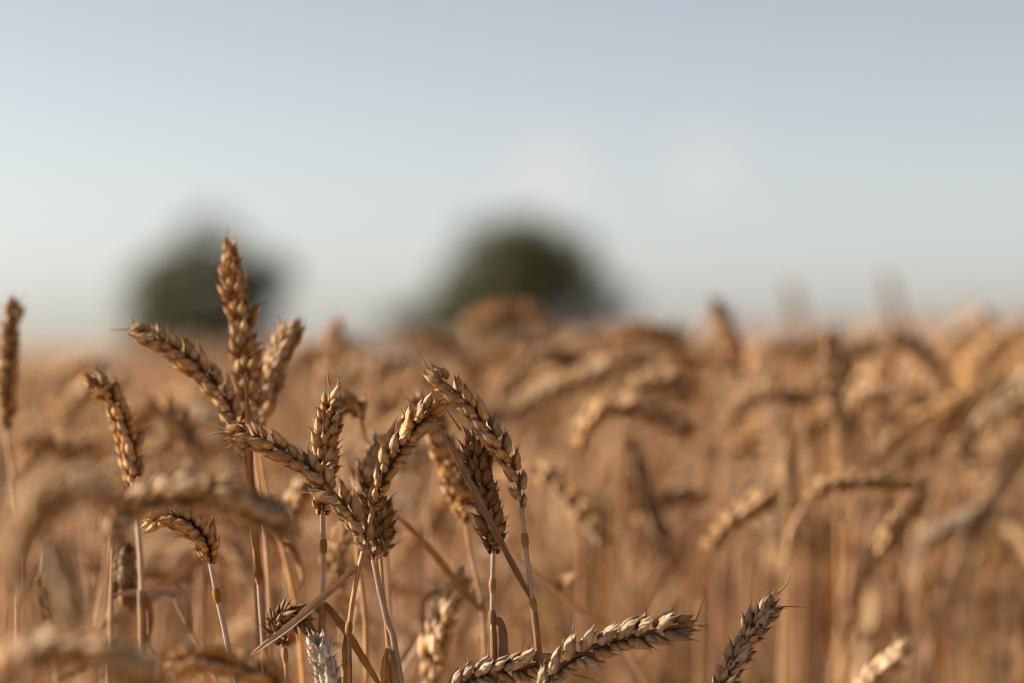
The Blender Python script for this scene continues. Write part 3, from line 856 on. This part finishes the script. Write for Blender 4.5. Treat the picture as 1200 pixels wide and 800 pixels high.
B('earless blurred stem with a long pale leaf slanting up to the right', 1.5, None, [(1010, 566), (1000, 640), (996, 800)], seed=78, leaves=[dict(p=[(1010, 566), (1036, 530), (1070, 490)], w=6.5, tw=.3, pale=True)])
B('blurred ear nodding at the field top above the level ear, right side', 1.9, [(880, 430), (900, 408), (930, 404), (962, 420)], [(874, 480), (872, 700)], roll=.5, sc=1.15, seed=79)
rb = np.random.default_rng(9)
for k in range(18):
    px_, py_ = rb.uniform(20, 700), rb.uniform(575, 730)
    ln = rb.normal(0, .55)
    dd = rb.uniform(1.07, 1.5)
    sd = 'left' if ln > 0 else 'right'
    B('blurred bare straw leaning %s among the stems %s' % (sd, 'at lower left' if px_ < 330 else 'below the focused ears'), dd, None,
      [(px_, py_), (px_ + ln * 60, py_ + 60), (px_ + ln * 130, py_ + 140)], seed=300 + k, stem_w=rb.uniform(1.8, 3.2),
      leaves=[dict(p=[(px_ + ln * 40, py_ + 40), (px_ + ln * 40 + rb.normal(0, 25), py_ + rb.uniform(-10, 40)), (px_ + rb.normal(0, 70), py_ + rb.uniform(-30, 90))], w=rb.uniform(3, 6), tw=rb.normal(0, 1.2), pale=bool(rb.random() < .6))])
for k in range(20):
    px_ = 330 + k * 44 + rb.uniform(-20, 20)
    dd = rb.uniform(1.6, 2.3); q_ = 1.0 / dd
    py_ = (408 if px_ < 700 else 396) + rb.uniform(-16, 14)
    w_, nod = 150 * q_ * (1 if rb.random() < .7 else -1), rb.uniform(0, 1)
    ear_ = ([(px_, py_ + 120 * q_), (px_ + .25 * w_, py_ + 50 * q_), (px_ + .65 * w_, py_ + 8 * q_), (px_ + 1.15 * w_, py_ + rb.uniform(0, 45) * q_)] if nod < .75
            else [(px_, py_ + 170 * q_), (px_ + .12 * w_, py_ + 80 * q_), (px_ + .3 * w_, py_ - 40 * q_)])
    B('blurred ear %s at the ragged field top, %s' % (('nodding right' if w_ > 0 else 'nodding left') if nod < .75 else 'standing up',
      'between the trees' if px_ < 520 else 'below the broad dark tree' if px_ < 740 else 'right of the trees'), dd, ear_,
      [(px_ - .05 * w_, py_ + 220 * q_), (px_ - .08 * w_, py_ + 480 * q_)], roll=rb.uniform(.2, 1.2), tone=('gold', 'beige', 'dark', 'gold')[k % 4], sc=1.1, seed=340 + k)
B('faint tall blurred ear standing alone against the sky, right of centre', 3.0, [(940, 420), (936, 390), (931, 360), (926, 326)], [(944, 470), (946, 600)], roll=1.0, sc=1.1, seed=66)
B('faint tall blurred ear standing against the sky towards the right edge', 2.9, [(1058, 412), (1052, 380), (1046, 350), (1036, 318)], [(1062, 470), (1064, 600)], roll=1.0, sc=1.1, seed=67)
B('blurred ear arching left before the foot of the broad dark tree', 1.75, [(650, 400), (630, 372), (598, 360), (562, 372), (545, 396)], [(656, 450), (658, 700)], roll=.5, sc=1.1, seed=68)

# ------------------------------------------------------------------ the plants behind, each its own object, copied from a set of patterns
def pattern(seed, bend, lean, el, h, tone, nleaf, top):
    r = np.random.default_rng(seed)
    root = empty('wheat_stalk', (0, 0, 0))
    st, er = stalk_curve(h, lean, bend, el, 30, 40, top)
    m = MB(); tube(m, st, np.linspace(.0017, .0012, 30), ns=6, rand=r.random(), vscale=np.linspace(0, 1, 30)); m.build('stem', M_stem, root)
    core, spk = ear_shapes(er, r.uniform(0, 1.5), 0, dict(tilt=r.uniform(18, 26), open=r.choice([0, 0, .4])), seed, None, r.uniform(.98, 1.15))
    for k in spk:
        V, F, C = k.arrays(); core.add(V, F, C)
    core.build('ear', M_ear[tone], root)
    for i in range(nleaf):
        k = int(r.integers(10, 26)); b = st[k]; az = r.uniform(0, 2 * np.pi); l = r.uniform(.09, .20)
        d = np.array([math.cos(az), math.sin(az), 0]); e = np.array([-d[1], d[0], 0]) * l
        P = smooth_path([b, b + d * l * .3 + [0, 0, l * r.uniform(.1, .5)], b + d * l * .75 + e * r.normal(0, .15) + [0, 0, l * r.uniform(-.3, .5)],
                         b + d * l * r.uniform(.6, 1) + e * r.normal(0, .25) + [0, 0, -l * r.uniform(.0, .8)]], 16)
        m = MB(); blade(m, P, r.uniform(.004, .008), ref=(0, 0, 1), rand=r.random(), twist=r.normal() * .8)
        m.build('leaf_blade', M_leaf if r.random() < .5 else M_leaf_pale, root)
    root['top'] = float(max(er[:, 2].max(), st[:, 2].max()))
    return root


def copy_tree(o, parent=None):
    c = o.copy(); COL.objects.link(c)
    if parent is not None:
        c.parent = parent
    for ch in list(o.children):
        copy_tree(ch, c)
    return c


shapes = []
tones = ['gold', 'beige', 'gold', 'drab', 'beige', 'gold', 'cream', 'gold', 'dark', 'beige', 'gold']
NP = 26
rp = np.random.default_rng(31)
for i in range(NP):
    bend = [100, 80, 120, 40, 10, 60, 95, 140, 30, 5, 75, 110, 50, 88, 20, 105, 68, 155, 35, 92, 12, 125, 55, 84, 45, 115][i]
    el = rp.uniform(.052, .094)
    h = rp.uniform(.72, .785) - (.045 if bend < 25 else 0)
    shapes.append((bend, h, el, pattern(400 + i, R(bend), R(rp.normal(5, 6)), el, h, tones[i % len(tones)], int(rp.integers(0, 4)), rp.uniform(.04, .18))))

used = [False] * NP
r = np.random.default_rng(77)
placed = 0
tries = []
d = 1.40
while d < NEAR_END:
    n_row = (.424 * d + .12) * .06 * (110 if d < 1.5 else 222)
    for _ in range(int(n_row + r.random())):
        tries.append((r.uniform(-.5, .5) * (.424 * d + .12), d + r.uniform(0, .06), 0))
    d += .06
for _ in range(16):                                   # shorter plants among the focused ones, seen low down
    y = r.uniform(1.07, 1.24)
    tries.append((r.uniform(-.215, .03) * y, y, 1))
for (x, y, low) in tries:
    s = float(np.clip(r.normal(1.05 if y > 1.5 else 1.01, .045), .90, 1.18))
    if low:
        s = r.uniform(.80, .88)
    for _ in range(9):
        i = int(r.integers(0, NP))
        bend, h, el, src = shapes[i]
        top = (src['top'] + .008) * s + float(terrain(x))
        if not low and y < 1.75 and x > .05 and 400 - (top - CAM_H) / y * FPX > 590:
            continue
        if 400 - (top - CAM_H) / y * FPX > 374 + r.exponential(10) + max(0, (600 - (600 + x / y * FPX)) * .08):
            break
    else:
        s *= .93
    a = r.normal(0, .7) if r.random() < .62 else r.uniform(0, 2 * np.pi)
    o = src if not used[i] else copy_tree(src)
    used[i] = True
    o.location = (x, y, float(terrain(x))); o.rotation_euler = (r.normal(0, .045), r.normal(0, .045), a); o.scale = (1, 1, s)
    px = 600 + x / y * FPX
    side = 'right' if math.cos(a) > 0 else 'left'
    how = ('standing straight' if bend < 25 else 'leaning %s' % side if bend < 60 else 'nodding over to the %s' % side if bend < 105 else 'drooping to the %s' % side)
    where = ('at the far left' if px < 150 else 'below the smaller greyish tree' if px < 360 else 'between the two trees' if px < 510
             else 'below the broad dark tree' if px < 740 else 'right of the broad dark tree' if px < 960 else 'at the far right')
    deep = 'short soft-focus' if low else 'blurred' if y < 1.7 else 'strongly blurred' if y < 2.25 else 'deeply blurred'
    tag(o, '%s wheat ear %s %s' % (deep, how, where), 'wheat stalk', 'blurred wheat stalks in the rows behind')
    placed += 1
for i, u in enumerate(used):
    if not u:
        for ch in list(shapes[i][3].children):
            bpy.data.objects.remove(ch)
        bpy.data.objects.remove(shapes[i][3])
print('stalks behind', placed)
